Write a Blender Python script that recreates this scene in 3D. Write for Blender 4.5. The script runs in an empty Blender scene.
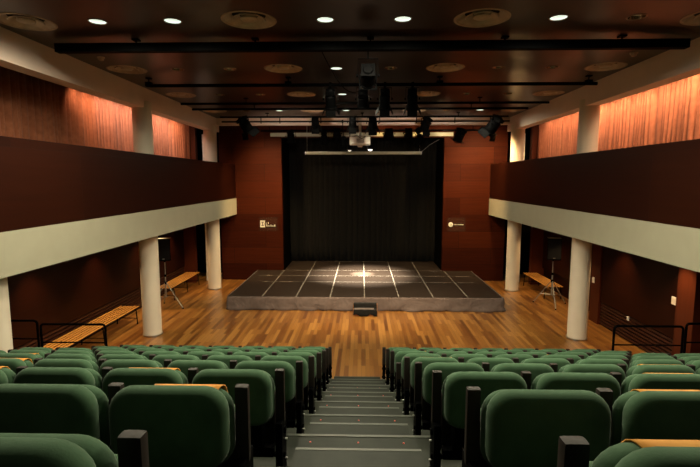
import bpy, bmesh, math, random
from mathutils import Vector, Matrix
random.seed(7)
PI = math.pi
scene = bpy.context.scene
COL = scene.collection

# ------------------------------------------------------------------ materials
def new_mat(name):
    m = bpy.data.materials.new(name); m.use_nodes = True
    nt = m.node_tree; b = nt.nodes['Principled BSDF']
    return m, nt, b

def plain(name, col, rough=.6, metal=0.0, noise=.08, nscale=12.0, bump=0.0, spec=.5, sheen=0.0):
    m, nt, b = new_mat(name)
    tc = nt.nodes.new('ShaderNodeTexCoord')
    n = nt.nodes.new('ShaderNodeTexNoise'); n.inputs['Scale'].default_value = nscale; n.inputs['Detail'].default_value = 4
    nt.links.new(tc.outputs['Object'], n.inputs['Vector'])
    r = nt.nodes.new('ShaderNodeValToRGB')
    c0 = [max(0, c * (1 - noise)) for c in col]; c1 = [min(1, c * (1 + noise)) for c in col]
    r.color_ramp.elements[0].position = .3; r.color_ramp.elements[1].position = .7
    r.color_ramp.elements[0].color = (*c0, 1); r.color_ramp.elements[1].color = (*c1, 1)
    nt.links.new(n.outputs['Fac'], r.inputs['Fac']); nt.links.new(r.outputs['Color'], b.inputs['Base Color'])
    b.inputs['Roughness'].default_value = rough; b.inputs['Metallic'].default_value = metal
    b.inputs['Specular IOR Level'].default_value = spec
    if sheen: b.inputs['Sheen Weight'].default_value = sheen
    if bump:
        bp = nt.nodes.new('ShaderNodeBump'); bp.inputs['Strength'].default_value = bump; bp.inputs['Distance'].default_value = .01
        nt.links.new(n.outputs['Fac'], bp.inputs['Height']); nt.links.new(bp.outputs['Normal'], b.inputs['Normal'])
    return m

def emit(name, col, strength, k=None):
    m, nt, b = new_mat(name)
    b.inputs['Base Color'].default_value = (.8, .8, .8, 1)
    b.inputs['Emission Color'].default_value = (*col, 1); b.inputs['Emission Strength'].default_value = strength
    if k:                                                    # faceted reflector: uneven glow
        tc = nt.nodes.new('ShaderNodeTexCoord'); v = nt.nodes.new('ShaderNodeTexVoronoi'); v.inputs['Scale'].default_value = k
        r = nt.nodes.new('ShaderNodeMapRange'); r.inputs['To Min'].default_value = strength * .55; r.inputs['To Max'].default_value = strength * 1.35
        nt.links.new(tc.outputs['Object'], v.inputs['Vector']); nt.links.new(v.outputs['Distance'], r.inputs['Value'])
        nt.links.new(r.outputs['Result'], b.inputs['Emission Strength'])
    return m

def wood(name, cols, u, v, plank, rough=.35, mortar=.004, mortar_col=(.01, .004, .003), offset=.5, grain=(1.2, 26.0), gain=.5, coat=0.0, spec=.5):
    """panels / planks: u = axis along the grain, v = across; plank = (length, width)"""
    m, nt, b = new_mat(name); L = nt.links
    tc = nt.nodes.new('ShaderNodeTexCoord'); sp = nt.nodes.new('ShaderNodeSeparateXYZ'); cb = nt.nodes.new('ShaderNodeCombineXYZ')
    L.new(tc.outputs['Object'], sp.inputs[0])
    L.new(sp.outputs[u], cb.inputs[0]); L.new(sp.outputs[v], cb.inputs[1])
    br = nt.nodes.new('ShaderNodeTexBrick')
    br.inputs['Scale'].default_value = 1.0; br.inputs['Brick Width'].default_value = plank[0]; br.inputs['Row Height'].default_value = plank[1]
    br.inputs['Mortar Size'].default_value = mortar; br.inputs['Mortar Smooth'].default_value = .1; br.inputs['Bias'].default_value = 0
    br.offset = offset; br.offset_frequency = 2
    br.inputs['Color1'].default_value = (0, 0, 0, 1); br.inputs['Color2'].default_value = (1, 1, 1, 1); br.inputs['Mortar'].default_value = (.5, .5, .5, 1)
    L.new(cb.outputs[0], br.inputs['Vector'])
    mp = nt.nodes.new('ShaderNodeMapping'); mp.inputs['Scale'].default_value = (grain[0], grain[1], 1)
    L.new(cb.outputs[0], mp.inputs['Vector'])
    # shift the grain per plank
    ad = nt.nodes.new('ShaderNodeVectorMath'); ad.operation = 'ADD'
    sc = nt.nodes.new('ShaderNodeVectorMath'); sc.operation = 'SCALE'; sc.inputs['Scale'].default_value = 7.3
    L.new(br.outputs['Color'], sc.inputs[0]); L.new(mp.outputs[0], ad.inputs[0]); L.new(sc.outputs[0], ad.inputs[1])
    n = nt.nodes.new('ShaderNodeTexNoise'); n.inputs['Scale'].default_value = 1.0; n.inputs['Detail'].default_value = 6; n.inputs['Roughness'].default_value = .6
    L.new(ad.outputs[0], n.inputs['Vector'])
    mx = nt.nodes.new('ShaderNodeMath'); mx.operation = 'MULTIPLY_ADD'; mx.inputs[1].default_value = gain; 
    sp2 = nt.nodes.new('ShaderNodeSeparateXYZ'); L.new(br.outputs['Color'], sp2.inputs[0])
    ml = nt.nodes.new('ShaderNodeMath'); ml.operation = 'MULTIPLY'; ml.inputs[1].default_value = 1 - gain
    L.new(sp2.outputs[0], ml.inputs[0]); L.new(n.outputs['Fac'], mx.inputs[0]); L.new(ml.outputs[0], mx.inputs[2])
    r = nt.nodes.new('ShaderNodeValToRGB'); e = r.color_ramp.elements
    e[0].position = .1; e[1].position = .9; e[0].color = (*cols[0], 1); e[1].color = (*cols[-1], 1)
    for i, c in enumerate(cols[1:-1]):
        k = e.new(.1 + .8 * (i + 1) / (len(cols) - 1)); k.color = (*c, 1)
    L.new(mx.outputs[0], r.inputs['Fac'])
    mix = nt.nodes.new('ShaderNodeMix'); mix.data_type = 'RGBA'
    mix.inputs[7].default_value = (*mortar_col, 1)
    L.new(br.outputs['Fac'], mix.inputs[0]); L.new(r.outputs['Color'], mix.inputs[6]); L.new(mix.outputs[2], b.inputs['Base Color'])
    b.inputs['Roughness'].default_value = rough; b.inputs['Coat Weight'].default_value = coat; b.inputs['Coat Roughness'].default_value = .15
    b.inputs['Specular IOR Level'].default_value = spec
    bp = nt.nodes.new('ShaderNodeBump'); bp.inputs['Strength'].default_value = .25; bp.inputs['Distance'].default_value = .004; bp.invert = True
    L.new(br.outputs['Fac'], bp.inputs['Height']); L.new(bp.outputs['Normal'], b.inputs['Normal'])
    return m

def fabric(name, c0, c1, scale=160.0, rough=.95, sheen=.12, bump=.15):
    m = plain(name, [(a + b_) / 2 for a, b_ in zip(c0, c1)], rough, 0, .0, 10, 0, .15, sheen)
    nt = m.node_tree; b = nt.nodes['Principled BSDF']; r = [n for n in nt.nodes if n.type == 'VALTORGB'][0]
    r.color_ramp.elements[0].color = (*c0, 1); r.color_ramp.elements[1].color = (*c1, 1)
    tc = [n for n in nt.nodes if n.type == 'TEX_COORD'][0]
    v = nt.nodes.new('ShaderNodeTexNoise'); v.inputs['Scale'].default_value = scale; v.inputs['Detail'].default_value = 2
    nt.links.new(tc.outputs['Object'], v.inputs['Vector'])
    bp = nt.nodes.new('ShaderNodeBump'); bp.inputs['Strength'].default_value = bump; bp.inputs['Distance'].default_value = .003
    nt.links.new(v.outputs['Fac'], bp.inputs['Height']); nt.links.new(bp.outputs['Normal'], b.inputs['Normal'])
    b.inputs['Sheen Roughness'].default_value = .5
    return m

M = {}
M['floor'] = wood('parquet', [(.10, .033, .007), (.19, .074, .014), (.25, .108, .022), (.34, .158, .036)], 1, 0, (.95, .085), .33, .0015, (.06, .025, .01), .37, (1.4, 30), .25, .15)
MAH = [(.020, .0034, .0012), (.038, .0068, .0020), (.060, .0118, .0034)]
MAH_DIM = [tuple(c * .44 for c in k) for k in MAH]  # same mahogany darkened: dimmer light at the sides is put into the colour
M['wood_rear'] = wood('mahogany_rear', MAH, 0, 2, (2.4, .62), .6, .005, grain=(.9, 16), gain=.6, spec=.05)
M['wood_side'] = wood('mahogany_side', MAH_DIM, 1, 2, (3.1, .62), .42, .004, grain=(.9, 16), gain=.6, spec=.12)
M['wood_par'] = wood('mahogany_parapet', MAH_DIM, 1, 2, (3.1, 1.4), .42, .003, grain=(.9, 16), gain=.6, spec=.12)
M['wood_pil'] = wood('mahogany_upright', [(.05, .011, .0045), (.075, .017, .0065), (.10, .025, .0095)], 2, 1, (9, .6), .4, .002, grain=(.9, 16), gain=.6, spec=.12)
M['wood_ceil'] = wood('mahogany_ceiling', [(.014, .005, .0026), (.020, .0073, .0038), (.026, .0096, .0048)], 0, 1, (2.9, 1.34), .3, .004, grain=(.8, 9), gain=.65)
M['slat'] = plain('dark_slat_wood', (.034, .008, .0038), .45, 0, .2, 6)
M['void'] = plain('black_paint', (.0015, .0013, .0012), .9, spec=.02)
M['white'] = plain('cream_paint_dimmed', (.345, .325, .235), .75, 0, .03, 3)  # cream lowered: the weaker light on the fascia is put into the colour
M['beam_bounce'] = plain('white_paint_bounce', (.78, .62, .52), .75, 0, .03, 3)  # white tinted pink: light bounced off the drapes is put into the colour
M['colwhite'] = plain('column_paint', (.70, .61, .48), .6, 0, .03, 3)
M['steel'] = plain('brushed_steel', (.45, .44, .42), .3, 1.0, .05)
M['green'] = fabric('green_upholstery', (.044, .092, .047), (.060, .122, .063))
M['black'] = plain('black_metal', (.0012, .0012, .0013), .6, 0, .15, spec=.02)
M['blackplastic'] = plain('black_armrest_vinyl', (.024, .018, .014), .6, 0, .15, spec=.25)
M['orange'] = fabric('orange_band_cloth', (.55, .22, .035), (.68, .33, .06), 60, .8, .1)
M['step'] = plain('grey_green_rubber_flooring', (.0165, .019, .0135), .5, 0, .25, 5, .05, .13)
M['nosing'] = plain('aluminium_nosing', (.055, .06, .048), .5, .3, .1)
M['deck'] = plain('black_phenolic_deck', (.027, .0185, .0135), .45, 0, .35, 60, .25, .14)
M['tape'] = plain('pale_gaffer_tape', (.21, .185, .15), .6, 0, .4, 14)
M['skirt'] = fabric('dark_skirt_cloth', (.095, .070, .061), (.115, .085, .074), 40, .8, .2)
nt_ = M['skirt'].node_tree; nz = [n for n in nt_.nodes if n.type == 'TEX_NOISE' and abs(n.inputs['Scale'].default_value - 40) < 1][0]
nz.inputs['Scale'].default_value = 2.2; nz.inputs['Detail'].default_value = 1; nz.inputs['Distortion'].default_value = 1.5
bz = [n for n in nt_.nodes if n.type == 'BUMP'][0]; bz.inputs['Strength'].default_value = .6; bz.inputs['Distance'].default_value = .08
M['velvet'] = fabric('black_velvet', (.0040, .0036, .0030), (.0066, .0060, .0050), 60, .95, .05)
M['drape'] = fabric('terracotta_drape', (.27, .092, .044), (.37, .132, .066), 40, .9, .1)
M['benchwood'] = wood('varnished_bench_slat', [(.40, .165, .032), (.54, .25, .055), (.62, .31, .075)], 1, 0, (9, 3.1), .4, .0, grain=(2, 40), gain=.8)
M['vent'] = plain('diffuser_enamel', (.44, .33, .23), .4, .2, .12, 9)
M['ventdark'] = plain('diffuser_gap', (.012, .009, .008), .8)
M['lampring'] = plain('downlight_ring', (.25, .19, .14), .35, .5)
M['lampoff'] = plain('unlit_reflector', (.42, .27, .18), .22, .85, .6, 26)
M['lamp_on'] = emit('lit_lamp', (.80, .95, .78), 1.0, 55)
M['bulb'] = emit('stage_lamp_glow', (1, .93, .80), 3.0)
M['bulbsoft'] = emit('stage_lamp_soft', (1, .88, .72), .7)
M['lens'] = plain('lantern_glass', (.03, .035, .04), .08, 0, .05)
M['plasticwhite'] = plain('white_plastic', (.78, .73, .66), .45)
M['greymetal'] = plain('grey_metal', (.32, .31, .29), .35, .6)
M['grille'] = plain('speaker_grille', (.006, .006, .0065), .6, 0, .4, 220, .2, .15)
M['inkwhite'] = plain('sign_white', (.74, .70, .60), .6)
M['inkdark'] = plain('sign_dark', (.05, .03, .02), .6)
M['stepwood'] = plain('orange_plywood', (.40, .16, .05), .5, 0, .2, 8)
M['red'] = plain('red_stud', (.45, .04, .02), .4)
m_, nt_, b_ = new_mat('clear_acrylic')
b_.inputs['Base Color'].default_value = (.8, .66, .5, 1); b_.inputs['Roughness'].default_value = .12; b_.inputs['Specular IOR Level'].default_value = .1; b_.inputs['Alpha'].default_value = .008
M['acrylic'] = m_

# ------------------------------------------------------------------ mesh builder
class MB:
    def __init__(s): s.bm = bmesh.new()
    def box(s, x0, x1, y0, y1, z0, z1, bev=0, mat=None):
        r = bmesh.ops.create_cube(s.bm, size=1.0)
        T = Matrix.Translation(((x0 + x1) / 2, (y0 + y1) / 2, (z0 + z1) / 2)) @ Matrix.Diagonal((abs(x1 - x0), abs(y1 - y0), abs(z1 - z0), 1))
        if mat is not None: T = mat @ T
        bmesh.ops.transform(s.bm, matrix=T, verts=r['verts'])
        if bev:
            es = list({e for v in r['verts'] for e in v.link_edges})
            bmesh.ops.bevel(s.bm, geom=es, offset=bev, segments=2, affect='EDGES', profile=.7)
        return s
    def cyl(s, a, b, r0, r1=None, seg=16, cap=True):
        a = Vector(a); b = Vector(b); d = b - a; r1 = r0 if r1 is None else r1
        q = d.to_track_quat('Z', 'Y').to_matrix().to_4x4()
        r = bmesh.ops.create_cone(s.bm, cap_ends=cap, segments=seg, radius1=r0, radius2=r1, depth=d.length)
        bmesh.ops.transform(s.bm, matrix=Matrix.Translation((a + b) / 2) @ q, verts=r['verts'])
        return s
    def tube(s, pts, r, seg=8):
        pts = [Vector(p) for p in pts]; rings = []
        up = Vector((0, 0, 1))
        for i, p in enumerate(pts):
            d = (pts[min(i + 1, len(pts) - 1)] - pts[max(i - 1, 0)]).normalized()
            u = d.cross(up)
            if u.length < .05: u = d.cross(Vector((0, 1, 0)))
            u.normalize(); w = u.cross(d).normalized()
            if rings:
                # keep the frame from flipping
                if (rings[-1][0].co - pts[i - 1]).dot(u) < 0 and abs((rings[-1][0].co - pts[i - 1]).normalized().dot(u)) > .5: u = -u; w = -w
            rings.append([s.bm.verts.new(p + r * (math.cos(2 * PI * k / seg) * u + math.sin(2 * PI * k / seg) * w)) for k in range(seg)])
        for A, B in zip(rings, rings[1:]):
            for k in range(seg): s.bm.faces.new((A[k], A[(k + 1) % seg], B[(k + 1) % seg], B[k]))
        s.bm.faces.new(rings[0][::-1]); s.bm.faces.new(rings[-1])
        return s
    def lathe(s, prof, c=(0, 0, 0), seg=40, mat=None):
        """prof: list of (r, z)"""
        rings = []
        for r, z in prof:
            row = []
            for k in range(seg):
                p = Vector((c[0] + r * math.cos(2 * PI * k / seg), c[1] + r * math.sin(2 * PI * k / seg), c[2] + z))
                row.append(s.bm.verts.new(mat @ p if mat is not None else p))
            rings.append(row)
        for A, B in zip(rings, rings[1:]):
            for k in range(seg): s.bm.faces.new((A[k], A[(k + 1) % seg], B[(k + 1) % seg], B[k]))
        return s
    def pillow(s, w, h, d, rc, e, c=(0, 0, 0), n=10, seg=6, bulge=.012):
        """upright cushion: rounded-rectangle outline in XZ, soft edges, depth along Y"""
        rings = []
        for i in range(n + 1):
            t = math.sin(PI / 2 * (-1 + 2 * i / n))
            ins = e * (1 - math.sqrt(max(0, 1 - abs(t) ** 2.2)))
            y = c[1] + t * d / 2; row = []
            W = w / 2 - ins; H = h / 2 - ins; R = max(rc - ins, .01)
            for (sx, sz, a0) in ((1, 1, 0), (-1, 1, 90), (-1, -1, 180), (1, -1, 270)):
                for k in range(seg + 1):
                    a = math.radians(a0 + 90 * k / seg)
                    row.append(s.bm.verts.new((c[0] + sx * (W - R) + R * math.cos(a), y, c[2] + sz * (H - R) + R * math.sin(a))))
            rings.append(row)
        m = len(rings[0])
        for A, B in zip(rings, rings[1:]):
            for k in range(m): s.bm.faces.new((A[k], B[k], B[(k + 1) % m], A[(k + 1) % m]))
        for ring, sg in ((rings[0], -1), (rings[-1], 1)):
            cen = Vector(c); prev = ring
            for f, bz in ((.86, .27), (.65, .58), (.4, .84), (.2, .96)):
                nw = [s.bm.verts.new((cen.x + (v.co.x - cen.x) * f, v.co.y if False else ring[0].co.y + sg * bulge * bz, cen.z + (v.co.z - cen.z) * f)) for v in ring]
                for k in range(m):
                    q = (prev[k], nw[k], nw[(k + 1) % m], prev[(k + 1) % m])
                    s.bm.faces.new(q if sg > 0 else q[::-1])
                prev = nw
            s.bm.faces.new(prev if sg < 0 else prev[::-1])
        return s
    def build(s, name, mat, parent=None, smooth=False, loc=None):
        bmesh.ops.recalc_face_normals(s.bm, faces=s.bm.faces[:])
        me = bpy.data.meshes.new(name); s.bm.to_mesh(me); s.bm.free()
        if smooth:
            me.polygons.foreach_set('use_smooth', [True] * len(me.polygons))
            try: me.set_sharp_from_angle(angle=math.radians(40))
            except Exception: pass
        me.materials.append(mat)
        o = bpy.data.objects.new(name, me); COL.objects.link(o)
        if parent: o.parent = parent
        if loc: o.location = loc
        return o

def tag(o, label, cat, group=None):
    o['label'] = label; o['category'] = cat
    if group: o['group'] = group
    return o
def thing(name, label, cat, loc=(0, 0, 0), rz=0, group=None):
    o = bpy.data.objects.new(name, None); o.empty_display_size = .1; COL.objects.link(o)
    o.location = loc; o.rotation_euler = (0, 0, rz)
    return tag(o, label, cat, group)
def struct(o, label=None):
    o['kind'] = 'structure'
    if label: o['label'] = label
    return o
def copy_tree(o, parent=None):
    c = o.copy(); COL.objects.link(c)
    if parent: c.parent = parent
    for ch in list(o.children): copy_tree(ch, c)
    return c
ORD = ['first', 'second', 'third', 'fourth', 'fifth', 'sixth', 'seventh', 'eighth', 'ninth']

# ------------------------------------------------------------------ dimensions (metres; eye at x=0, y=0)
EYE = 3.76
XF = 4.67                # balcony fascia face
ZF0, ZF1 = 2.49, 3.085   # fascia
ZP = 4.33                # parapet top
XB, ZB0, ZC = 4.98, 5.41, 5.86
YR = 17.32               # rear wall
YB = -4.0
XW = 6.5
CXO = .03

# ------------------------------------------------------------------ setting
struct(MB().box(-7, 7, YB, 19.9, -.2, 0).build('floor', M['floor']), 'warm brown strip parquet floor of the hall')
CY = [6.42, 9.12, 11.8, 14.5]
VX = (-4.50, -1.50, 1.56, 4.53); DXS = (-3.53, -2.52, -.49, .53, 2.55, 3.55)
def ceiling_sheet():
    bm = bmesh.new()
    holes = sorted([(x, .345, .40) for x in VX] + [(x, .108, .2) for x in DXS])
    xs = [-7]
    for x, r, h in holes: xs += [x - h, x + h]
    xs.append(7)
    def quad(x0, x1, y0, y1):
        bm.faces.new([bm.verts.new((x, y, ZC)) for x, y in ((x0, y0), (x0, y1), (x1, y1), (x1, y0))])
    yprev = YB
    for cy in CY:
        quad(-7, 7, yprev, cy - .42)
        for i in range(0, len(xs) - 1):
            if i % 2 == 0: quad(xs[i], xs[i + 1], cy - .42, cy + .42)
            else:
                x, r, h = holes[i // 2]; N = 48; a = []; b = []
                for k in range(N):
                    th = 2 * PI * (k + .5) / N; c, sn = math.cos(th), math.sin(th)
                    m = min(h / abs(c), .42 / abs(sn))
                    a.append(bm.verts.new((x + r * c, cy + r * sn, ZC))); b.append(bm.verts.new((x + m * c, cy + m * sn, ZC)))
                for k in range(N):
                    q = (k + 1) % N
                    bm.faces.new((a[k], b[k], b[q], a[q]))
                for (c, sn) in ((1, 1), (-1, 1), (-1, -1), (1, -1)):      # square corners
                    cand = sorted(range(N), key=lambda k: (b[k].co.x - (x + c * h)) ** 2 + (b[k].co.y - (cy + sn * .42)) ** 2)
                    k0, k1 = min(p for p in [(i_, (i_ + 1) % N) for i_ in range(N)] if {*p} <= {*cand[:4]} and ((b[p[0]].co.x - b[p[1]].co.x) != 0 and abs(b[p[0]].co.x - b[p[1]].co.x) > 1e-6 and abs(b[p[0]].co.y - b[p[1]].co.y) > 1e-6))
                    bm.faces.new((b[k0], bm.verts.new((x + c * h, cy + sn * .42, ZC)), b[k1]))
        yprev = cy + .42
    quad(-7, 7, yprev, 19.9)
    me = bpy.data.meshes.new('ceiling'); bm.to_mesh(me); bm.free(); me.materials.append(M['wood_ceil'])
    o = bpy.data.objects.new('ceiling', me); COL.objects.link(o); return o
struct(ceiling_sheet(), 'dark glossy mahogany ceiling')
struct(MB().box(-7.2, 7.2, YB - .1, 19.9, ZC + .2, ZC + .35).build('ceiling_plenum', M['void']))
# rear wall around the stage opening
OX0, OX1, OZ = -2.97, 3.0, 5.30
for nm, b in (('left', (-5.28, OX0, YR, YR + .2, 0, ZC)), ('right', (OX1, 5.28, YR, YR + .2, 0, ZC)), ('top', (OX0, OX1, YR, YR + .2, OZ, ZC))):
    struct(MB().box(*b).build('wall_rear_' + nm, M['wood_rear']), 'mahogany panelled rear wall, %s of the stage opening' % nm)
for nm, b in (('left', (OX0 - .15, OX0 - .05, YR + .2, 19.8, 0, ZC)), ('right', (OX1 + .05, OX1 + .15, YR + .2, 19.8, 0, ZC)), ('back', (-7, 7, 19.8, 19.9, 0, ZC))):
    struct(MB().box(*b).build('wall_alcove_' + nm, M['void']), 'black %s wall of the stage recess' % nm)
struct(MB().box(-3.35, 3.30, YR - .05, YR, OZ + .04, OZ + .17).build('trim_1', M['white']), 'pale strip above the stage opening')
struct(MB().box(-7, 7, YB - .1, YB, 0, ZC).build('wall_back', M['wood_rear']))

for sx, side in ((-1, 'left'), (1, 'right')):
    # lower side walls: panelling above, slatted grille at the foot
    w = MB()
    xw = XW
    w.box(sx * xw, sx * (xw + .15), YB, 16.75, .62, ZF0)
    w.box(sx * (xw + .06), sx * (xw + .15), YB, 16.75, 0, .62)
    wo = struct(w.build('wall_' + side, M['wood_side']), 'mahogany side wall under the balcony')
    if sx > 0:          # projecting panel in front of the recess on this side
        p = MB().box(6.2, 6.49, 9.05, 12.04, .62, ZF0).box(6.26, 6.49, 9.05, 12.04, 0, .62)
        struct(p.build('wall_right_bay', M['wood_side']))
        struct(MB().box(6.17, 6.49, 12.05, 12.5, 0, ZF0).build('trim_2', M['wood_pil']))
        struct(MB().box(6.12, 6.49, 8.55, 9.04, 0, ZF0).build('trim_3', M['wood_pil']))
        xs, y0s, y1s = 6.215, 9.06, 12.03
    else:
        xs, y0s, y1s = 6.505, 5.0, 16.7
    s_ = MB()
    for k in range(7):
        z = .05 + k * .082
        s_.box(sx * xs, sx * (xs + .045), y0s, y1s, z, z + .048)
    struct(s_.build('trim_grille_' + side, M['slat'], None), 'horizontal slatted grille along the foot of the wall')
    struct(MB().box(sx * 6.1, sx * 6.65, 16.76, 16.95, 0, ZF0).box(sx * 5.95, sx * 6.65, 16.76, 16.95, ZF1, ZC).build('trim_end_' + side, M['wood_pil']))
    # dark passage beside the rear wall with a pale jamb
    struct(MB().box(sx * 5.3, sx * 7, 18.6, 18.7, 0, ZC).build('wall_passage_' + side, M['void']))
    struct(MB().box(sx * 5.74, sx * 5.82, 17.1, 17.2, 0, ZF0).box(sx * 5.74, sx * 5.82, 17.1, 17.2, ZF1, ZB0).build('door_frame_' + side, M['plasticwhite']), 'pale jamb of the dark passage beside the rear wall')
    # balcony: slab with cream fascia, wooden parapet
    b = struct(MB().box(sx * XF, sx * 7, YB, YR - .01, ZF0, ZF1).build('balcony', M['white']), 'cream balcony slab on the %s side' % side)
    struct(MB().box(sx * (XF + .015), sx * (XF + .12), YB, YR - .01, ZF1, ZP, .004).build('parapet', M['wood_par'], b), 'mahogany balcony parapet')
    # upper side wall and ceiling beam
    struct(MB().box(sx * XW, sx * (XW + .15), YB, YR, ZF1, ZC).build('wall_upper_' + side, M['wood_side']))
    struct(MB().box(sx * XB, sx * (XB + .3), YB, 16.45, ZB0, ZC - .002).build('beam', M['beam_bounce']), 'long white ceiling beam above the %s balcony' % side)
    for k, y in enumerate((6.15, 10.97, 15.85)):
        c = struct(MB().cyl((0, 0, .0), (0, 0, ZB0 + .15), .215, seg=40).build('column', M['colwhite'], None, True, (sx * (5.115 if sx < 0 else 5.15), y, 0)), 'round cream column, %s from the stage on the %s side' % (ORD[2 - k], side))
        struct(MB().cyl((0, 0, 0), (0, 0, .035), .235, seg=40).build('base_ring', M['steel'], c, True))
struct(MB().box(-XB, XB, 16.2, 16.45, 5.63, ZC - .002).build('beam', M['beam_bounce']), 'white cross beam in front of the rear wall')

# ------------------------------------------------------------------ drapes
def drape_mesh(length, height, pitch, amp, seed, face):
    rnd = random.Random(seed); bm = bmesh.new()
    K = 14; n = int(length / pitch * K); cols = []; ph = .3
    a = amp; w = 1.0
    for i in range(n + 1):
        if i % K == 0: w = rnd.uniform(.6, 1.6)
        if i % (2 * K) == 0: a = amp * rnd.uniform(.6, 1.2)
        ph += PI / K * w
        cols.append((i / n * length, face * (a * abs(math.sin(ph)) ** .7 + .22 * a * math.sin(.37 * ph + 1)), rnd.uniform(-.006, .006)))
    rows = 8; grid = []
    for j in range(rows + 1):
        t = j / rows; row = []
        for (x, y, q) in cols:
            row.append(bm.verts.new((x + q * math.sin(3 * t + x), y * (.85 + .2 * (1 - t)) + .010 * math.sin(4 * t + 5 * x), t * height)))
        grid.append(row)
    for j in range(rows):
        for i in range(n): bm.faces.new((grid[j][i], grid[j][i + 1], grid[j + 1][i + 1], grid[j + 1][i]))
    me = bpy.data.meshes.new('drape'); bm.to_mesh(me); bm.free()
    me.polygons.foreach_set('use_smooth', [True] * len(me.polygons))
    return me
def drape(name, p0, p1, z0, z1, pitch, amp, seed, mat, face, label, cat='curtain', group=None):
    p0 = Vector((*p0, 0)); p1 = Vector((*p1, 0)); d = p1 - p0
    me = drape_mesh(d.length, z1 - z0, pitch, amp, seed, face); me.materials.append(mat)
    o = bpy.data.objects.new(name, me); COL.objects.link(o)
    o.location = (p0.x, p0.y, z0); o.rotation_euler = (0, 0, math.atan2(d.y, d.x))
    m = o.modifiers.new('thick', 'SOLIDIFY'); m.thickness = .006
    return tag(o, label, cat, group)
drape('stage_curtain', (-2.98, 19.35), (3.02, 19.35), .40, 5.75, .30, .09, 3, M['velvet'], -1, 'black pleated curtain across the back of the stage')
G = 'terracotta drapes above the balconies'
Y2 = 15.55
for sx, side in ((-1, 'left'), (1, 'right')):
    X = sx * 6.14
    cuts = {-1: (4.6, 9.95, 12.6, 16.6), 1: (4.6, 8.2, 12.6, 16.6)}[sx]
    words = ('nearest the seating', 'in the middle bay', 'nearest the rear wall')
    for k in range(3):
        ln = (cuts[k], cuts[k + 1] - .002)
        rail = drape('window_curtain', (X, ln[0]), (X, ln[1]), ZF1 + .01, 5.70, .155, .085, 11 + k + 5 * (sx > 0), M['drape'], sx,
              'pleated terracotta drape above the %s balcony, %s' % (side, words[k]), 'curtain', G)
    t = MB().box(X - .03, X + .03, 4.6, 16.6, 5.70, 5.74).build('curtain_rail', M['black'])
    tag(t, 'straight curtain rail carrying the drapes above the %s balcony' % side, 'curtain rail')

# ------------------------------------------------------------------ tribune with the centre stairs
RUN, RISE, Y0, NOSE = .883, .3005, 8.05, .65
XT = 4.82
NT = 11
# half widths of the aisle, row by row from the stage (it drifts a little)
XL = [.562, .547, .5245, .511, .506, .505, .505, .505, .522, .505, .505]
XRT = [.402, .42, .43, .447, .457, .460, .464, .468, .474, .513, .47]
def rowY(r): return Y0 - RUN * r
def lev(r): return RISE * r - (.012 if r >= 8 else 0)
tr = thing('seating_tribune', 'stepped seating tribune with grey green rubber stairs down the middle', 'tribune', (0, 0, 0))
AHW = .425
for r in range(1, NT):
    y1 = rowY(r) + NOSE; y0 = y1 - RUN
    if r == NT - 1: y0 = YB
    cx = (XRT[r - 1] - XL[r - 1]) / 2
    pf = MB().box(-XT, XT, y0 + .001, y1, 0, lev(r) - .003).build('platform', M['step'], tr)
    MB().box(-XT, XT, y1 - .022, y1 + .008, lev(r) - .035, lev(r) + .003, .003).build('nosing', M['nosing'], pf)
    st = MB().box(cx - AHW, cx + AHW, y1 + .009, y1 + .45, lev(r - 1) + (.004 if r > 1 else 0), lev(r - 1) + RISE / 2).build('step', M['step'], tr)
    MB().box(cx - AHW, cx + AHW, y1 + .43, y1 + .458, lev(r - 1) + RISE / 2 - .03, lev(r - 1) + RISE / 2 + .003, .003).build('nosing', M['nosing'], st)
    if 1 < r < 9:
        for x in (-.36, .0, .34):
            MB().cyl((x + cx, y1 - .10, lev(r) - .002), (x + cx, y1 - .10, lev(r) + .003), .007, seg=10).build('stud', M['red'], pf)

# ------------------------------------------------------------------ seats
P = .54
def make_seat():
    s = thing('auditorium_seat', 'x', 'seat', (0, 0, 0), 0, 'green seats on the tribune')
    MB().pillow(.482, .345, .09, .10, .042, (0, -.095, .660), bulge=.016).build('back_cover', M['green'], s, True)
    MB().pillow(.478, .345, .09, .10, .042, (0, -.010, .620), bulge=.012).build('backrest', M['green'], s, True)
    # tipped-up seat: black shell, green cushion on its stage side
    st = MB().pillow(.46, .42, .05, .06, .02, (0, .105, .42), bulge=.004).build('seat_shell', M['blackplastic'], s, True)
    MB().pillow(.46, .42, .09, .09, .04, (0, .172, .42), bulge=.012).build('seat_cushion', M['green'], st, True)
    # pedestal frame under the backrest: two uprights, beam, feet
    f = MB()
    f.box(-.23, .23, -.035, .025, .24, .30, .006)
    f.box(-.17, -.11, -.08, .03, .28, .50, .006).box(.11, .17, -.08, .03, .28, .50, .006)
    f.build('support_beam', M['black'], s)
    return s
def arm_parts(s, x, outer=False):
    a = MB().box(x - .029, x + .029, -.012, .026, .46, .795, .012).build('armrest', M['blackplastic'], s, True)
    u = MB()
    u.box(x - .022, x + .022, -.07, .09, .14, .48, .008)
    u.box(x - .03, x + .03, -.11, .17, 0, .05, .008)
    u.box(x - .026, x + .026, -.05, .07, .05, .15, .006)
    u.cyl((x - .034, .01, .40), (x + .034, .01, .40), .022, seg=14)
    u.cyl((x - .036, -.03, .26), (x + .036, -.03, .26), .016, seg=12)
    p = u.build('leg', M['black'], s)
    b = MB()
    for z in (.33, .20, .10): b.cyl((x - .037, .03, z), (x + .037, .03, z), .006, seg=8)
    b.build('bolt', M['greymetal'], p)
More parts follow.
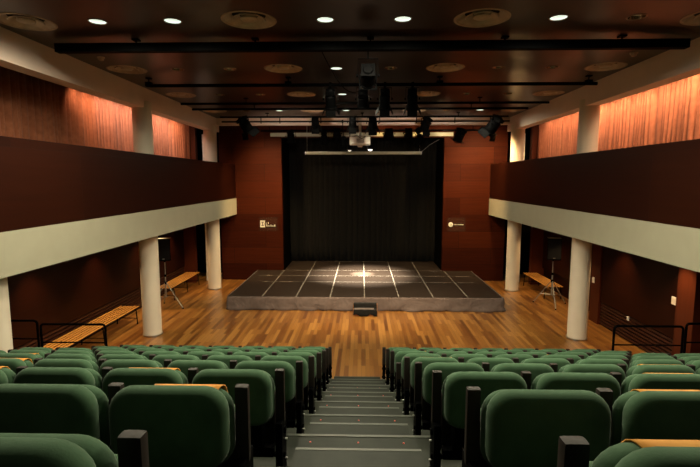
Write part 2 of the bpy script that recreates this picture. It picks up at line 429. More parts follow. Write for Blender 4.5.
def add_band(s, seed):
    # cloth band laid over the top of the front cushion
    bm = bmesh.new(); rnd = random.Random(seed); c = rnd.uniform(-.01, .05); hw = rnd.uniform(.125, .15)
    # profile (y, z) over the cushion, a hair outside it
    prof = [(-.050, .774), (-.040, .785), (-.026, .793), (-.010, .795), (.006, .793), (.020, .785), (.032, .769), (.039, .74), (.046, .69), (.051, .63)]
    grid = []
    for i in range(9):
        x = c + hw * (i / 4 - 1); sk = .25 * (i / 4 - 1) * .12
        grid.append([bm.verts.new((x + sk * j / 9, y, z - .0005 * (abs(x) > .19))) for j, (y, z) in enumerate(prof)])
    for A, B in zip(grid, grid[1:]):
        for j in range(len(prof) - 1): bm.faces.new((A[j], B[j], B[j + 1], A[j + 1]))
    me = bpy.data.meshes.new('band'); bm.to_mesh(me); bm.free(); me.materials.append(M['orange'])
    me.polygons.foreach_set('use_smooth', [True] * len(me.polygons))
    o = bpy.data.objects.new('band', me); COL.objects.link(o); o.parent = s
    m = o.modifiers.new('thick', 'SOLIDIFY'); m.thickness = .004; m.offset = 1
    o['label'] = 'orange cloth band'
    return o
proto = make_seat()
arm_objs = {}
NSEAT = {0: (7, 7), 1: (7, 7), 2: (8, 8), 3: (8, 7), 4: (6, 6), 5: (5, 5), 6: (4, 4), 7: (2, 2), 8: (1, 1)}
BANDS = {(-1, 7, 0), (-1, 6, 1), (-1, 6, 3), (-1, 5, 4), (-1, 4, 5), (1, 8, 0), (1, 7, 1), (1, 6, 2), (1, 5, 3), (1, 4, 0), (1, 3, 3), (1, 2, 0)}
XA = {-1: .505, 1: .463}
def arm_mesh_seat(x):
    pass
used = False
# arm variants are built once per side and then copied
def make_arm(x):
    holder = bpy.data.objects.new('holder', None); COL.objects.link(holder)
    arm_parts(holder, x)
    return holder
arm_src = {-1: make_arm(P / 2), 1: make_arm(-P / 2)}
arm_out = {-1: make_arm(-P / 2), 1: make_arm(P / 2)}
for r in range(9):
    for sx in (-1, 1):
        n = NSEAT[r][sx > 0]
        last_real = {0: 7, 1: 7}.get(r, 99)
        for k in range(n):
            s = copy_tree(proto)
            s.location = (sx * ((XL, XRT)[sx > 0][r] + P * (k + .5)), rowY(r), lev(r))
            s.rotation_euler = (0, 0, 0)
            for ch in arm_src[sx].children:
                c = copy_tree(ch, s)
                if (sx, r, k) == (1, 3, 0) and c.name.startswith('armrest'): c.location.z = -.115   # hangs lower than the rest
            if k == last_real - 1:
                for ch in arm_out[sx].children: copy_tree(ch, s)
            side = 'left' if sx < 0 else 'right'
            if (sx, r, k) in BANDS:
                add_band(s, r * 10 + k)
                s['label'] = 'green seat with orange band %s of the stairs, %s row from stage, %s from aisle' % (side, ORD[r], ORD[k])
            else:
                s['label'] = 'green folding auditorium seat %s of the stairs, %s row from stage, %s from aisle' % (side, ORD[r], ORD[k])
def kill(o):
    for ch in list(o.children): kill(ch)
    bpy.data.objects.remove(o)
for o in (proto, *arm_src.values(), *arm_out.values()): kill(o)

# ------------------------------------------------------------------ guard rails in front of the tribune's sides
def rail(x0, x1, y, ztop, label):
    t = thing('guard_rail', label, 'railing', ((x0 + x1) / 2, y, 0), 0, 'black guard rails beside the seating')
    w = (x1 - x0) / 2; R = .06
    pts = [(-w, 0, 0), (-w, 0, ztop - R)]
    pts += [(-w + R - R * math.cos(a), 0, ztop - R + R * math.sin(a)) for a in [PI / 2 * k / 6 for k in range(1, 7)]]
    pts += [(w - R + R * math.sin(a), 0, ztop - R + R * math.cos(a)) for a in [PI / 2 * k / 6 for k in range(0, 7)]]
    pts += [(w, 0, 0)]
    MB().tube(pts, .02, 10).build('hoop', M['black'], t, True)
    for z in (.335, .68): MB().cyl((-w, 0, ztop - z), (w, 0, ztop - z), .013, seg=10).build('crossbar', M['black'], t, True)
    MB().cyl((-w, 0, 0), (-w, 0, .012), .028, seg=16).cyl((w, 0, 0), (w, 0, .012), .028, seg=16).build('foot_plate', M['black'], t)
rail(-5.74, -4.57, 7.97, 1.20, 'black tubular guard rail standing between the left seats and the left wall bench')
rail(-6.46, -5.80, 7.97, 1.26, 'black tubular guard rail against the left wall')
rail(4.38, 5.555, 7.97, 1.245, 'black tubular guard rail beside the seats on the right')
rail(5.605, 6.44, 7.97, 1.30, 'black tubular guard rail reaching the right wall')

# ------------------------------------------------------------------ stage
sg = thing('stage', 'low black stage of rectangular decks with pale taped seams and dark skirt', 'stage', (.08, 13.22, 0))
ZS = .39
rowsY = [(0.0, 2.02), (2.02, 3.02), (3.02, 4.02), (4.02, 6.05)]
sw = .995
for j, (a, b) in enumerate(rowsY):
    n = 6 if j == 3 else 8
    for i in range(n):
        x = (i - n / 2) * sw
        if j == 3: x = (i - 3) * .982 - .045
        MB().box(x + .003, x + (.982 if j == 3 else sw) - .003, a + .003, b - .003, ZS - .06, ZS, .004).build('deck_panel', M['deck'], sg)
def tape(x0, x1, y0, y1):
    MB().box(x0, x1, y0, y1, ZS + .0005, ZS + .002).build('tape', M['tape'], sg)
for x in range(-3, 4):
    tape(x * sw - .015, x * sw + .015, .02, 4.0 if abs(x) == 3 else 6.0)
for y, x0, x1 in ((2.02, -3.4, 3.6), (3.02, -3.75, 3.7), (4.03, -3.0, 3.0)):
    tape(x0, x1, y - .014, y + .014)
tape(-1.2, .9, 6.0, 6.03)
# legs hidden behind the skirt
lg = MB()
for x in (-3.8, -2, 0, 2, 3.8):
    for y in (.2, 2, 3.9): lg.cyl((x, y, 0), (x, y, ZS - .06), .025, seg=8)
lg.build('undercarriage', M['black'], sg)
def skirt():
    bm = bmesh.new(); rnd = random.Random(5)
    W = 4 * sw + .015; path = []
    def seg(p, q, n):
        for i in range(n): path.append((p[0] + (q[0] - p[0]) * i / n, p[1] + (q[1] - p[1]) * i / n))
    seg((-W, 4.03), (-W, -.015), 40); seg((-W, -.015), (W, -.015), 150); seg((W, -.015), (W, 4.03), 40); path.append((W, 4.03))
    rows = 6; g = []
    for j in range(rows + 1):
        t = j / rows; row = []
        for i, (x, y) in enumerate(path):
            s = i * .055
            fold = 3.2 * (.014 * math.sin(s * 3.1 + 2.2 * t * math.sin(s)) + .010 * math.sin(s * 7.3 + 1.7 * t) + .012 * math.sin(s * 1.3 + 4 * t)) * t
            front = 40 < i < 190
            ox = 0; oy = 0
            if front: oy = -abs(fold) - .02 * t
            else: ox = (abs(fold) + .02 * t) * (1 if x > 0 else -1)
            sag = -.012 * (1 - t) * abs(math.sin(s * 1.1)) ** 3
            row.append(bm.verts.new((x + ox, y + oy, (ZS + .003) * (1 - t) + .004 * t)))
        g.append(row)
    for A, B in zip(g, g[1:]):
        for i in range(len(A) - 1): bm.faces.new((A[i], A[i + 1], B[i + 1], B[i]))
    me = bpy.data.meshes.new('skirt'); bm.to_mesh(me); bm.free(); me.materials.append(M['skirt'])
    me.polygons.foreach_set('use_smooth', [True] * len(me.polygons))
    o = bpy.data.objects.new('skirt', me); COL.objects.link(o); o.parent = sg
    m = o.modifiers.new('thick', 'SOLIDIFY'); m.thickness = .004
skirt()
# step in front of the stage, draped in black
bx = thing('stage_step', 'small wooden step under a black cloth at the front of the stage', 'step', (.10, 12.86, 0))
MB().box(-.34, .34, -.02, .21, 0, .27, .006).box(-.34, .34, -.24, -.02, 0, .17, .006).build('box', M['stepwood'], bx)
def cloth():
    bm = bmesh.new(); prof = [(.19, .278), (.08, .283), (-.01, .279), (-.03, .25), (-.035, .183), (-.14, .180), (-.235, .177), (-.252, .15), (-.262, .07), (-.272, .012)]
    g = []
    for i in range(31):
        x = -.33 + .66 * i / 30
        row = []
        for j, (y, z) in enumerate(prof):
            t = max(0, j - 6) / 3
            zz = z + (.05 * max(0, math.sin(i * .33 + .5)) * t if t else .002 * math.sin(i * .9 + j))
            row.append(bm.verts.new((x, y - .014 * abs(math.sin(i * .5)) * t, zz)))
        g.append(row)
    for A, B in zip(g, g[1:]):
        for j in range(len(prof) - 1): bm.faces.new((A[j], B[j], B[j + 1], A[j + 1]))
    me = bpy.data.meshes.new('cloth'); bm.to_mesh(me); bm.free(); me.materials.append(M['velvet'])
    me.polygons.foreach_set('use_smooth', [True] * len(me.polygons))
    o = bpy.data.objects.new('cloth', me); COL.objects.link(o); o.parent = bx
    o.modifiers.new('thick', 'SOLIDIFY').thickness = .006
cloth()
MB().box(-.31, .24, -.22, -.06, .187, .193).build('tread_strip', M['skirt'], bx)

# ------------------------------------------------------------------ benches
def bench(x0, x1, y0, y1, label):
    t = thing('slatted_bench', label, 'bench', ((x0 + x1) / 2, (y0 + y1) / 2, 0), 0, 'slatted benches along the walls')
    w = (x1 - x0); l = (y1 - y0); ns = 6; p = w / ns
    for k in range(ns):
        x = -w / 2 + p * k
        MB().box(x + .019, x + p - .019, -l / 2, l / 2, .424, .44, .004).build('slat', M['benchwood'], t)
    nl = 3 if l > 2.5 else 2
    for k in range(nl):
        y = -l / 2 + .18 + (l - .36) * k / (nl - 1)
        MB().tube([(-w / 2 + .05, y, .404), (-w / 2 + .02, y, .36), (-w / 2 - .0, y, 0)], .014).build('leg', M['black'], t, True)
        MB().tube([(w / 2 - .05, y, .404), (w / 2 - .02, y, .36), (w / 2 + .0, y, 0)], .014).build('leg', M['black'], t, True)
        MB().box(-w / 2 + .03, w / 2 - .03, y - .018, y + .018, .406, .423).cyl((-w / 2 + .01, y, .16), (w / 2 - .01, y, .16), .009, seg=8).build('crosspiece', M['black'], t)
    MB().cyl((0, -l / 2 + .18, .385), (0, l / 2 - .18, .385), .011, seg=8).build('rail', M['black'], t)
bench(-6.42, -5.88, 8.45, 11.95, 'long slatted wooden bench along the left wall, half behind the guard rail')
bench(-6.38, -5.86, 14.0, 16.55, 'slatted wooden bench behind the speaker stand on the left')
bench(5.80, 6.33, 14.5, 16.75, 'slatted wooden bench behind the speaker stand on the right')

# ------------------------------------------------------------------ loudspeakers on stands
def speaker_set(x, y, rz, zb, side, feet):
    st = thing('speaker_stand', 'tripod speaker stand in front of the bench on the %s' % side, 'stand', (x, y, 0), 0, 'tripod speaker stands')
    MB().cyl((0, 0, .30), (0, 0, .95), .021, seg=14).build('lower_tube', M['greymetal'], st, True)
    MB().cyl((0, 0, .95), (0, 0, zb - .061), .016, seg=14).build('upper_tube', M['greymetal'], st, True)
    MB().cyl((0, 0, .92), (0, 0, .99), .032, seg=14).build('collar', M['black'], st, True)
    MB().cyl((0, 0, .70), (0, 0, .78), .036, seg=14).build('hub', M['black'], st, True)
    for (fx, fy) in feet:
        l = MB().cyl((fx * .03, fy * .03, .75), (fx, fy, .02), .013, seg=10).build('leg', M['greymetal'], st, True)
        MB().cyl((fx, fy, 0), (fx, fy, .03), .02, seg=10).build('rubber_foot', M['black'], l, True)
        MB().cyl((0, 0, .33), (fx * .62, fy * .62, .30), .008, seg=8).build('brace', M['greymetal'], st, True)
    sp = thing('loudspeaker', 'black loudspeaker on the tripod stand on the %s' % side, 'speaker', (x, y, zb), rz, 'loudspeakers on stands')
    bm = bmesh.new(); W0, W1, D, H = .20, .13, .36, .64
    lo = [bm.verts.new(v) for v in ((-W0, -D / 2, 0), (W0, -D / 2, 0), (W1, D / 2, 0), (-W1, D / 2, 0))]
    hi = [bm.verts.new((v.co.x, v.co.y, H)) for v in lo]
    bm.faces.new(lo[::-1]); bm.faces.new(hi)
    for k in range(4): bm.faces.new((lo[k], lo[(k + 1) % 4], hi[(k + 1) % 4], hi[k]))
    bmesh.ops.bevel(bm, geom=bm.edges[:], offset=.015, segments=2, affect='EDGES')
    b = MB(); b.bm.free(); b.bm = bm; b.build('cabinet', M['black'], sp)
    MB().box(-.18, .18, -D / 2 - .012, -D / 2 - .001, .03, H - .03, .005).build('grille', M['grille'], sp)
    MB().box(-.03, .03, -D / 2 - .016, -D / 2 - .012, .05, .07).build('badge', M['greymetal'], sp)
    MB().cyl((0, 0, -.001), (0, 0, -.06), .03, seg=14).build('socket', M['black'], sp)
    MB().box(-.18, .18, -D / 2 + .02, D / 2 - .05, H + .001, H + .012).build('lit_top', M['greymetal'], sp)  # pale plate added for the light along the top of the cabinet
speaker_set(5.74, 13.98, -.25, 1.40, 'right', [(-.08, -.55), (-.42, .30), (.48, .12)])
speaker_set(-5.80, 13.42, .25, 1.42, 'left', [(.55, -.15), (-.30, -.42), (-.25, .42)])

# ------------------------------------------------------------------ ceiling: diffusers, downlights, detectors
rown = ['row nearest the seating', 'second row', 'third row', 'row nearest the stage']
def diffuser():
    t = thing('air_diffuser', 'x', 'air vent', (0, 0, ZC), 0, 'round air diffusers in the ceiling')
    MB().lathe([(.362, .0005), (.360, -.006), (.335, -.010), (.325, -.006), (.322, .004)], seg=48).build('rim', M['vent'], t, True)
    MB().lathe([(.344, .0), (.344, .11), (.0, .11)], seg=48).build('throat', M['ventdark'], t, True)
    MB().lathe([(.322, .004), (.225, .066), (.219, .066), (.315, .001)], seg=48).build('cone', M['vent'], t, True)
    MB().lathe([(.218, .010), (.212, .004), (.128, .062), (.122, .062), (.206, .000), (.218, .010)], seg=48).build('cone', M['vent'], t, True)
    MB().lathe([(.10, .06), (.114, .012), (.10, .0), (.05, -.010), (.0, -.012)], seg=32).build('hub', M['vent'], t, True)
    return t
d0 = diffuser(); first = True
for j, y in enumerate(CY):
    for i, xx in enumerate(VX):
        o = d0 if first else copy_tree(d0); first = False
        o.location = (xx, y, ZC - .001)
        o['label'] = 'round metal ceiling diffuser, %s from the left in the %s' % (ORD[i], rown[j])
def downlight(on):
    t = thing('downlight', 'x', 'ceiling light', (0, 0, ZC), 0, 'recessed ceiling downlights')
    MB().lathe([(.125, .0005), (.124, -.005), (.110, -.008), (.104, .0)], seg=32).build('trim_ring', M['lampring'], t, True)
    if on:
        MB().lathe([(.104, .0), (.100, .014), (.0, .016)], seg=32).build('lamp', M['lamp_on'], t, True)
    else:
        MB().lathe([(.104, .0), (.092, .05), (.06, .09), (.0, .10)], seg=32).build('reflector', M['lampoff'], t, True)
        MB().cyl((-.06, 0, .03), (.05, 0, .03), .016, seg=10).build('tube_lamp', M['plasticwhite'], t, True)
    return t
LIT = {(0, -3.53), (0, -2.52), (0, -.49), (0, .53), (0, 2.55), (1, -.49), (2, -.49), (3, -2.52), (3, -.49), (3, 3.55)}
src = {}
spots = []
def add_spot(loc, target, energy, col, size=90, blend=.6, rad=.08, name='lamp_beam'):
    l = bpy.data.lights.new(name, 'SPOT'); l.energy = energy; l.color = col; l.spot_size = math.radians(size); l.spot_blend = blend; l.shadow_soft_size = rad
    o = bpy.data.objects.new(name, l); COL.objects.link(o); o.location = loc
    d = Vector(target) - Vector(loc); o.rotation_euler = d.to_track_quat('-Z', 'Y').to_euler()
    return o
DL = 1.0
LAMPCOL = (1.0, .91, .66)
for j, y in enumerate(CY):
    for i, x in enumerate(DXS):
        on = (j, x) in LIT
        if on not in src: src[on] = downlight(on); o = src[on]
        else: o = copy_tree(src[on])
        o.location = (x, y, ZC - .001)
        o['label'] = '%s ceiling downlight, %s from the left in the %s' % ('lit white' if on else 'unlit', ORD[i], rown[j])
        if on: add_spot((x, y, ZC - .06), (x, y, 0), (270, 150, 150, 150)[j] * DL, LAMPCOL, 177, .75)
# the same lamps go on above and behind the camera
for y, e in ((3.72, 150), (1.02, 7)):
    for x in (-2.52, -.49, .53, 2.55, 3.55):
        add_spot((x, y, ZC - .06), (x, y, 0), e * (1.6 if x > 3 else 1) * DL, LAMPCOL, 177, .75)
for k, (x, y) in enumerate(((-4.49, 8.2), (4.50, 8.15))):
    t = thing('smoke_detector', 'small pale smoke detector near the %s ceiling beam' % ('left', 'right')[k], 'smoke detector', (x, y, ZC), 0, 'smoke detectors')
    MB().lathe([(.062, -.001), (.062, -.02), (.05, -.028), (.0, -.028)], seg=24).build('base', M['vent'], t, True)
    MB().lathe([(.046, -.030), (.040, -.055), (.022, -.066), (.0, -.068)], seg=24).build('chamber', M['vent'], t, True)

# ------------------------------------------------------------------ lighting bars
def bar(name, label, x0, x1, y, z, r, hangers, square=False, bracket=.0):
    t = thing(name, label, 'lighting bar', (0, y, z), 0, 'black lighting bars under the ceiling')
    if square: MB().box(x0, x1, -r, r, -r, r, .006).build('beam', M['black'], t)
    else: MB().cyl((x0, 0, 0), (x1, 0, 0), r, seg=14).build('tube', M['black'], t, True)
    for x in hangers:
        h = MB().cyl((x, 0, r * .9), (x, 0, ZC - z - .012), .012, seg=8).build('hanger', M['black'], t, True)
        MB().box(x - .05, x + .05, -.05, .05, ZC - z - .022, ZC - z - .001).build('ceiling_plate', M['black'], h)
        if bracket: MB().box(x - .06, x + .06, -.05, .05, -.02, bracket).build('clamp', M['black'], h)
    return t
bar('lighting_bar', 'thick square black lighting bar nearest the seating', -4.62, 4.75, 7.22, 5.735, .062, (-3.4, -1.6, .12, 2.1, 3.8), True)
bar('lighting_bar', 'black tube lighting bar with four clamp brackets, second from the seating', -4.4, 4.75, 9.86, 5.70, .034, (-4.42, -1.52, 1.58, 4.58), False, .07)
bar('lighting_bar', 'thin black lighting tube, third from the seating', -4.7, 4.75, 12.3, 5.72, .030, (-3, 0, 3))
bar('lighting_bar', 'thin black lighting tube, fourth from the seating', -4.75, 4.55, 13.25, 5.72, .030, (-3, 0, 3))
lb = bar('ladder_bar', 'double black ladder bar in front of the white cross beam', -4.5, 4.55, 15.0, 5.735, .026, (-3, 0, 3))
MB().cyl((-4.45, 0, -.145), (4.6, 0, -.145), .024, seg=12).build('lower_tube', M['black'], lb, True)
for x in (-3.2, -2.6, -1.3, .55, 1.7, 2.9, 4.0):
    MB().cyl((x, 0, -.2), (x, 0, 0), .014, seg=8).build('rung', M['black'], lb, True)
bar('lighting_bar', 'short black tube behind the white cross beam on the right', -.2, 4.1, 16.85, 5.50, .026, (.2, 1.9, 3.9))
bar('lighting_bar', 'short black tube behind the white cross beam on the left', -3.6, -.5, 16.85, 5.50, .026, (-3.3, -1.9, -.7))

# ------------------------------------------------------------------ stage lanterns
def lantern(x, y, z, zbar, ybar, label, L=.42, R=.125, tilt=35, rz=0, doors=True, glow=None, frame=True, kind='stage_spotlight'):
    """tilt: degrees the beam points below horizontal; rz: turn about the vertical, 0 = towards the stage"""
    t = thing(kind, label, 'stage light', (x, y, z), 0, 'stage lanterns hung from the bars')
    T = Matrix.Rotation(rz, 4, 'Z') @ Matrix.Rotation(math.radians(-tilt), 4, 'X')
    def bld(mb, name, mat, par=t, smooth=True):
        bmesh.ops.transform(mb.bm, matrix=T, verts=mb.bm.verts[:]); return mb.build(name, mat, par, smooth)
    h = MB(); Q = Matrix.Rotation(-PI / 2, 4, 'X')      # local z -> +y (beam direction)
    h.lathe([(.0, -L * .52), (R * .55, -L * .52), (R * .72, -L * .45), (R * .78, -L * .20), (R * .98, -L * .15), (R, L * .40), (R * 1.08, L * .42), (R * 1.08, L * .48), (R * .9, L * .48)], seg=20, mat=Q)
    body = bld(h, 'housing', M['black'])
    f = MB()
    for k in range(4): f.box(-R * .85, R * .85, -L * (.44 - .055 * k) - .006, -L * (.44 - .055 * k) + .006, -R * .9, R * .9)
    bld(f, 'cooling_fins', M['black'], t, False)
    le = MB().lathe([(R * .9, L * .44), (R * .8, L * .56), (R * .5, L * .66), (.0, L * .70)] if glow and not frame else [(R * .9, L * .44), (R * .6, L * .465), (.0, L * .475)], seg=20, mat=Q)
    bld(le, 'lens', {None: M['lens'], 'hot': M['bulb'], 'soft': M['bulbsoft']}[glow])
    if frame:
        g = MB().box(-R * 1.15, R * 1.15, L * .48, L * .51, R * .98, R * 1.15).box(-R * 1.15, R * 1.15, L * .48, L * .51, -R * 1.15, -R * .98)
        g.box(-R * 1.15, -R * .98, L * .48, L * .51, -R, R).box(R * .98, R * 1.15, L * .48, L * .51, -R, R)
        bld(g, 'colour_frame', M['black'], t, False)
    if doors:
        for k in range(4):
            d = MB(); A = Matrix.Rotation(k * PI / 2, 4, 'Y') @ Matrix.Translation((0, L * .51, R * 1.1)) @ Matrix.Rotation(math.radians(28), 4, 'X')
            d.box(-R * .95, R * .95, 0, R * 1.15, -.003, .003, 0, A)
            bld(d, 'barn_door', M['black'], t, False)
    # yoke and clamp: stay upright
    Z = Matrix.Rotation(rz, 4, 'Z'); top = zbar - z - .05
    yk = MB(); w = R * 1.22; hi = max(.16, min(top, R * 2.1))
    yk.box(-w - .006, -w, -.018, .018, -.03, hi).box(w, w + .006, -.018, .018, -.03, hi).box(-w - .006, w + .006, -.018, .018, hi - .006, hi)
    bmesh.ops.transform(yk.bm, matrix=Z, verts=yk.bm.verts[:]); yk.build('yoke', M['black'], t)
    kb = MB().cyl((-w - .03, 0, 0), (-w, 0, 0), .022, seg=10).cyl((w, 0, 0), (w + .03, 0, 0), .022, seg=10)
    bmesh.ops.transform(kb.bm, matrix=Z, verts=kb.bm.verts[:]); kb.build('tilt_knob', M['black'], t)
    dy = ybar - y
    MB().cyl((0, 0, hi), (0, dy, zbar - z - .03), .011, seg=8).box(-.025, .025, dy - .045, dy + .045, zbar - z - .045, zbar - z + .045, .005).build('hook_clamp', M['black'], t)
    return t
B1, B2, B5, B6, B7 = (5.735, 7.22), (5.70, 9.86), (5.735, 15.0), (5.59, 15.0), (5.50, 16.85)
#        x      y      z     bar  label  options
LN = [
 (.085, 7.22, 5.31, B1, 'large black stage spotlight hanging alone from the bar nearest the seating', dict(L=.32, R=.118, tilt=24, doors=False)),
 (.02, 9.90, 5.42, B2, 'black spotlight hanging low from the second bar, between three others', dict(L=.34, R=.112, tilt=50, doors=False)),
 (-.655, 9.88, 5.42, B2, 'black spotlight on the second bar, beside the left of the middle one', dict(L=.40, R=.108, tilt=60)),
 (.465, 9.88, 5.42, B2, 'black spotlight on the second bar, just right of the middle one', dict(L=.40, R=.108, tilt=60)),
 (1.03, 9.88, 5.42, B2, 'black spotlight on the second bar, last on the right', dict(L=.40, R=.108, tilt=58, rz=-.1)),
 (-3.72, 15.0, 5.52, B6, 'black floodlight with open barn doors at the left end of the ladder bar', dict(L=.46, R=.17, tilt=52, rz=-.75, glow='soft')),
 (4.13, 15.0, 5.50, B6, 'black floodlight with open barn doors at the right end of the ladder bar', dict(L=.52, R=.18, tilt=50, rz=.85, glow='soft')),
 (-1.48, 15.0, 5.57, B6, 'black spotlight on the ladder bar above the left of the screen tube', dict(L=.34, R=.125, tilt=55)),
 (-.30, 15.0, 5.56, B6, 'black spotlight on the ladder bar just left of the projector pole', dict(L=.34, R=.12, tilt=58)),
 (.33, 15.0, 5.54, B6, 'black spotlight on the ladder bar just right of the projector pole', dict(L=.34, R=.14, tilt=60)),
 (2.00, 15.0, 5.52, B6, 'black spotlight on the ladder bar leaning to the right of the projector', dict(L=.40, R=.14, tilt=58, rz=.5)),
 (-2.50, 16.6, 5.28, B7, 'black spotlight hanging over the left edge of the stage opening', dict(L=.40, R=.13, tilt=70, glow='soft', doors=False)),
 (-1.33, 16.6, 5.22, B7, 'black spotlight hanging near the left end of the screen tube', dict(L=.46, R=.115, tilt=75, glow='soft', doors=False)),
 (-.88, 16.6, 5.38, B7, 'squat black floodlight above the left part of the screen tube', dict(L=.28, R=.13, tilt=40, doors=False)),
 (-.62, 15.9, 5.00, B6, 'black spotlight left of the white projector', dict(L=.42, R=.10, tilt=80, glow='soft', doors=False)),
 (.93, 16.6, 5.36, B7, 'squat black floodlight above the right part of the screen tube', dict(L=.28, R=.16, tilt=40, doors=False)),
 (1.62, 16.6, 5.38, B7, 'small black floodlight beside the leaning spotlight', dict(L=.26, R=.14, tilt=40, doors=False)),
 (1.95, 16.5, 5.12, B7, 'black spotlight tilted over the right end of the screen tube', dict(L=.44, R=.11, tilt=60, rz=.7, glow='soft', doors=False)),
 (3.35, 16.4, 5.30, B7, 'black spotlight tilted beside the right edge of the stage opening', dict(L=.44, R=.16, tilt=58, rz=.5, doors=False)),
]
for (x, y, z, b, lab, kw) in LN:
    lantern(x, y, z, b[0], b[1], lab, **kw)
# two lamps burning below the projector
lantern(-.43, 16.35, 4.90, 5.50, 16.85, 'small lit lamp hanging below the left corner of the projector', .24, .07, 88, 0, False, 'soft', False)
lantern(.28, 16.35, 4.92, 5.50, 16.85, 'small bright lit lamp hanging below the right corner of the projector', .24, .09, 88, 0, False, 'hot', False)

# cable drooping from the first bar
cb = MB(); pts = []
for k in range(13):
    t = k / 12; pts.append((-.62 + .66 * t, 7.3 + 2.4 * t, 5.70 - .30 * math.sin(PI * t) - .10 * t))
tag(cb.tube(pts, .007, 6).build('cable', M['black'], None, True), 'thin black cable drooping from the first lighting bar', 'cable')

# ------------------------------------------------------------------ projector and screen
pj = thing('projector', 'white ceiling projector on a pale pole in front of the stage', 'projector', (-.07, 15.72, 5.04))
MB().box(-.34, .34, -.22, .24, -.125, .125, .02).build('case', M['plasticwhite'], pj)
MB().cyl((0, 0, .126), (0, 0, ZC - 5.04 - .03), .045, seg=18).build('pole', M['plasticwhite'], pj, True)
MB().box(-.1, .1, -.1, .1, ZC - 5.04 - .03, ZC - 5.04 - .001).build('ceiling_plate', M['plasticwhite'], pj)
MB().cyl((.0, -.05, -.20), (.0, -.05, -.126), .075, .10, seg=18).build('lens_mount', M['plasticwhite'], pj, True)
g = MB()
for k in range(6): g.box(-.10 + .04 * k, -.085 + .04 * k, -.225, -.221, -.07, .06)
g.build('vent_grille', M['black'], pj)
MB().tube([(-.28, -.2, .126), (-.1, -.26, .16), (.05, -.22, .06), (.2, -.24, .14)], .012).build('cable', M['black'], pj, True)
sc = thing('projection_screen', 'rolled projection screen tube hung by two wires across the stage opening', 'screen', (.04, 16.75, 4.71))
MB().cyl((-2.0, 0, 0), (2.02, 0, 0), .055, seg=20).build('tube', M['white'], sc, True)
for s in (-1, 1):
    MB().cyl((s * 2.02, 0, 0), (s * 2.06, 0, 0), .062, seg=20).build('end_cap', M['greymetal'], sc, True)
    MB().cyl((s * 1.99, 0, .05), (s * 1.99, .02, ZC - 4.71 - .004), .006, seg=6).build('wire', M['greymetal'], sc, True)
tag(MB().tube([(2.1, 16.75, 4.75), (2.4, 16.9, 5.0), (2.75, 17.0, 5.2)], .007, 6).build('cord', M['greymetal'], None, True), 'slack cord from the right end of the rolled screen', 'cord')

# ------------------------------------------------------------------ wall signs, switches
sg1 = thing('wall_sign', 'clear wall plate with white square emblem and small lettering left of the stage', 'sign', (-3.50, YR - .005, 2.12))
MB().box(-.335, .335, -.012, -.004, -.25, .26, .002).build('plate', M['acrylic'], sg1)
em = MB().box(-.30, -.12, -.018, -.0125, -.115, .135).build('emblem', M['inkwhite'], sg1)
mk = MB()
for (a, b, c, d) in ((-.265, -.155, -.068, -.045), (-.265, -.155, .065, .088), (-.225, -.195, -.045, .065), (-.285, -.275, -.02, .04), (-.147, -.137, -.02, .04)):
    mk.box(a, b, -.0205, -.0185, c, d)
mk.build('emblem_mark', M['inkdark'], em)
lt = MB()
lt.box(-.075, -.063, -.018, -.0125, -.085, .06)            # divider
lt.box(-.008, .016, -.018, -.0125, .01, .075)               # short upper word
xx = -.05
for k, (wd, hh) in enumerate(((.03, .07), (.022, .05), (.028, .05), (.022, .06), (.03, .07), (.024, .05), (.022, .05), (.012, .04), (.01, .04))):
    lt.box(xx, xx + wd * .45, -.018, -.0125, -.085, -.085 + hh); lt.box(xx, xx + wd, -.018, -.0125, -.085, -.072); xx += wd + .011
lt.box(.23, .262, -.018, -.0125, -.085, -.02)
lt.build('lettering', M['inkwhite'], sg1)
sg2 = thing('wall_sign', 'clear wall plate with white round emblem and one line right of the stage', 'sign', (3.50, YR - .005, 2.12))
MB().box(-.335, .335, -.012, -.004, -.25, .26, .002).build('plate', M['acrylic'], sg2)
em = MB().cyl((-.21, -.018, .0), (-.21, -.0125, .0), .085, seg=28).build('emblem', M['inkwhite'], sg2)
mk = MB()
for k in range(4):
    a = k * PI / 2 + .4
    mk.box(-.21 + .028 * math.cos(a) - .01, -.21 + .028 * math.cos(a) + .01, -.0205, -.0185, .028 * math.sin(a) - .01, .028 * math.sin(a) + .01)
mk.build('emblem_mark', M['inkdark'], em)
lt = MB(); xx = -.095
for k, wd in enumerate((.035, .03, .03, .012, .03, .024, .03, .03, .014, .03, .03)):
    lt.box(xx, xx + wd, -.018, -.0125, -.012, .008)
    if k % 2: lt.box(xx, xx + wd * .4, -.018, -.0125, -.012, .018)
    xx += wd + .006
lt.build('lettering', M['inkwhite'], sg2)
def plate(name, x, y, z, w, h, label, cat):
    t = thing(name, label, cat, (x, y, z), 0)
    MB().box(-.014, -.001, -w / 2, w / 2, -h / 2, h / 2, .003).build('cover', M['plasticwhite'], t)
    MB().box(-.019, -.0142, -w * .3, w * .3, -h * .3, h * .3, .002).build('rocker', M['inkwhite'], t)
plate('light_switch', 6.17, 12.36, 1.12, .10, .15, 'white light switch on the upright beside the right column', 'switch')
plate('light_switch', 6.20, 9.22, 1.38, .12, .16, 'pale switch plate near the guard rail on the right wall', 'switch')
plate('wall_socket', 6.215, 10.75, .55, .09, .09, 'small pale socket low on the right wall', 'socket')

# ------------------------------------------------------------------ light
def area(loc, rot, sx, sy, energy, col, name):
    l = bpy.data.lights.new(name, 'AREA'); l.shape = 'RECTANGLE'; l.size = sx; l.size_y = sy; l.energy = energy; l.color = col; l.spread = math.radians(100)
    o = bpy.data.objects.new(name, l); COL.objects.link(o); o.location = loc; o.rotation_euler = rot
    return o
CV = 1.0
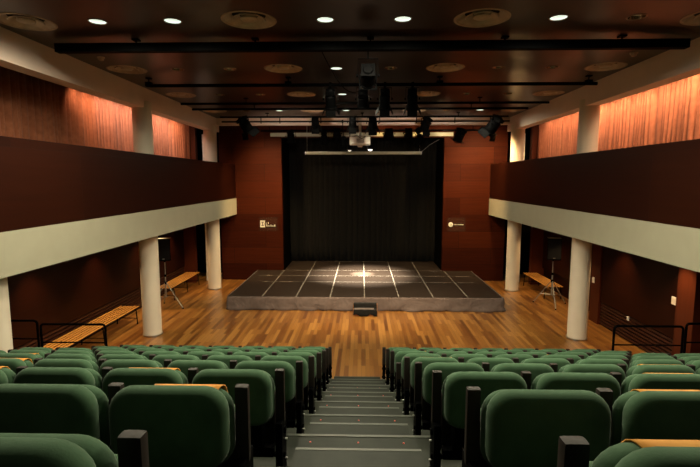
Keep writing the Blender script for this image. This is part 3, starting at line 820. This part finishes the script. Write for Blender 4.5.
# cove battens between the beams and the drapes, shining down
WARM = (1.0, .63, .38)
def batten(x, y, e, c):
    # short unseen batten, aim skewed stagewards to bring out the drape folds
    o = area((x, y, 5.80), (0, 0, 0), .10, .42, e * CV, c, 'cove_batten')
    o.rotation_euler = Vector((.38 * (1 if x > 0 else -1), .62, -.70)).to_track_quat('-Z', 'Y').to_euler()
for k in range(18):
    y = 4.6 + .46 * k
    batten(5.74, y, 8.5, WARM)
for k in range(8): batten(5.74, 12.2 + .46 * k, 5, WARM)
for k in range(13):
    y = 9.75 + .46 * k
    batten(-5.74, y, (4 if k == 0 else 6) if y < 15 else 3.2, (1, .58, .34) if (y < 10.3 or y > 14.6) else (1, .76, .66))
# downlights let into the balcony soffits along the wall
for y in (6.6, 8.8, 11.0, 13.2, 15.4):
    for sx in (-1, 1):
        add_spot((sx * (6.0 if sx < 0 else 5.72), y, ZF0 - .03), (sx * 5.98, y, 0), 190 if sx < 0 else 150, (1, .64, .30), 92, 1, .02)
# stage: lanterns trained on the middle of the stage, the floor before it and the rear wall
add_spot((.28, 16.35, 4.77), (.1, 15.9, .4), 1100, (1, .84, .62), 100, .9, .04)
add_spot((.05, 9.98, 5.05), (.1, 13.4, 0), 1500, (1, .76, .46), 64, .95, .1)
add_spot((-.62, 10.0, 5.2), (-2.4, 12.6, 0), 900, (1, .76, .46), 66, .95, .1)
add_spot((1.06, 10.0, 5.2), (2.6, 12.6, 0), 900, (1, .76, .46), 66, .95, .1)
add_spot((4.25, 15.2, 5.3), (4.3, 17.3, 3.6), 900, (1, .66, .30), 110, .9, .1)
add_spot((-3.6, 15.2, 5.3), (-3.3, 17.3, 2.6), 600, (1, .66, .30), 110, .9, .1)
add_spot((2.1, 15.2, 5.3), (4.0, 17.3, 2.0), 900, (1, .66, .30), 80, .9, .1)
add_spot((-1.4, 15.2, 5.3), (-3.4, 17.3, 1.6), 900, (1, .66, .30), 70, .9, .1)
add_spot((2.9, 16.75, 5.36), (3.2, 17.3, 5.5), 26, (1, .78, .46), 150, .9, .05)
for x in (.7, 1.9): add_spot((x, 16.75, 5.36), (x + .2, 17.3, 5.52), 26, (1, .68, .28), 140, .9, .05)
add_spot((.02, 16.3, 5.25), (.02, 16.45, .4), 15000, (1, .88, .68), 50, 1, .05)
add_spot((.02, 16.3, 5.25), (.02, 16.62, .4), 42000, (1, .90, .74), 12, 1, .03)
for x in (-1.9, 1.9):
    add_spot((x, 12.4, 5.2), (x, 16.2, 5.62), 240, (1, .84, .66), 66, .8, .1)  # added spill with no lantern of its own, brightens the white cross beam

w = bpy.data.worlds.new('dim'); scene.world = w; w.use_nodes = True
bg = w.node_tree.nodes['Background']; bg.inputs[0].default_value = (.9, .75, .6, 1); bg.inputs[1].default_value = .0025

# ------------------------------------------------------------------ camera
f = 467.0
pit = math.atan((233.5 - 180.0) / f); yaw = math.atan((362 - 350) * math.cos(pit) / f)
cd = bpy.data.cameras.new('camera'); cam = bpy.data.objects.new('camera', cd); COL.objects.link(cam)
cd.sensor_width = 36; cd.sensor_fit = 'HORIZONTAL'; cd.lens = f / 700 * 36; cd.clip_start = .05
cam.location = (0, 0, EYE); cam.rotation_euler = (PI / 2 - pit, 0, yaw)
scene.camera = cam
vs = scene.view_settings
vs.view_transform = 'Standard'; vs.look = 'None'; vs.gamma = 1; vs.use_curve_mapping = False; vs.exposure = 0.0
scene.cycles.use_denoising = True
scene.cycles.max_bounces = 6
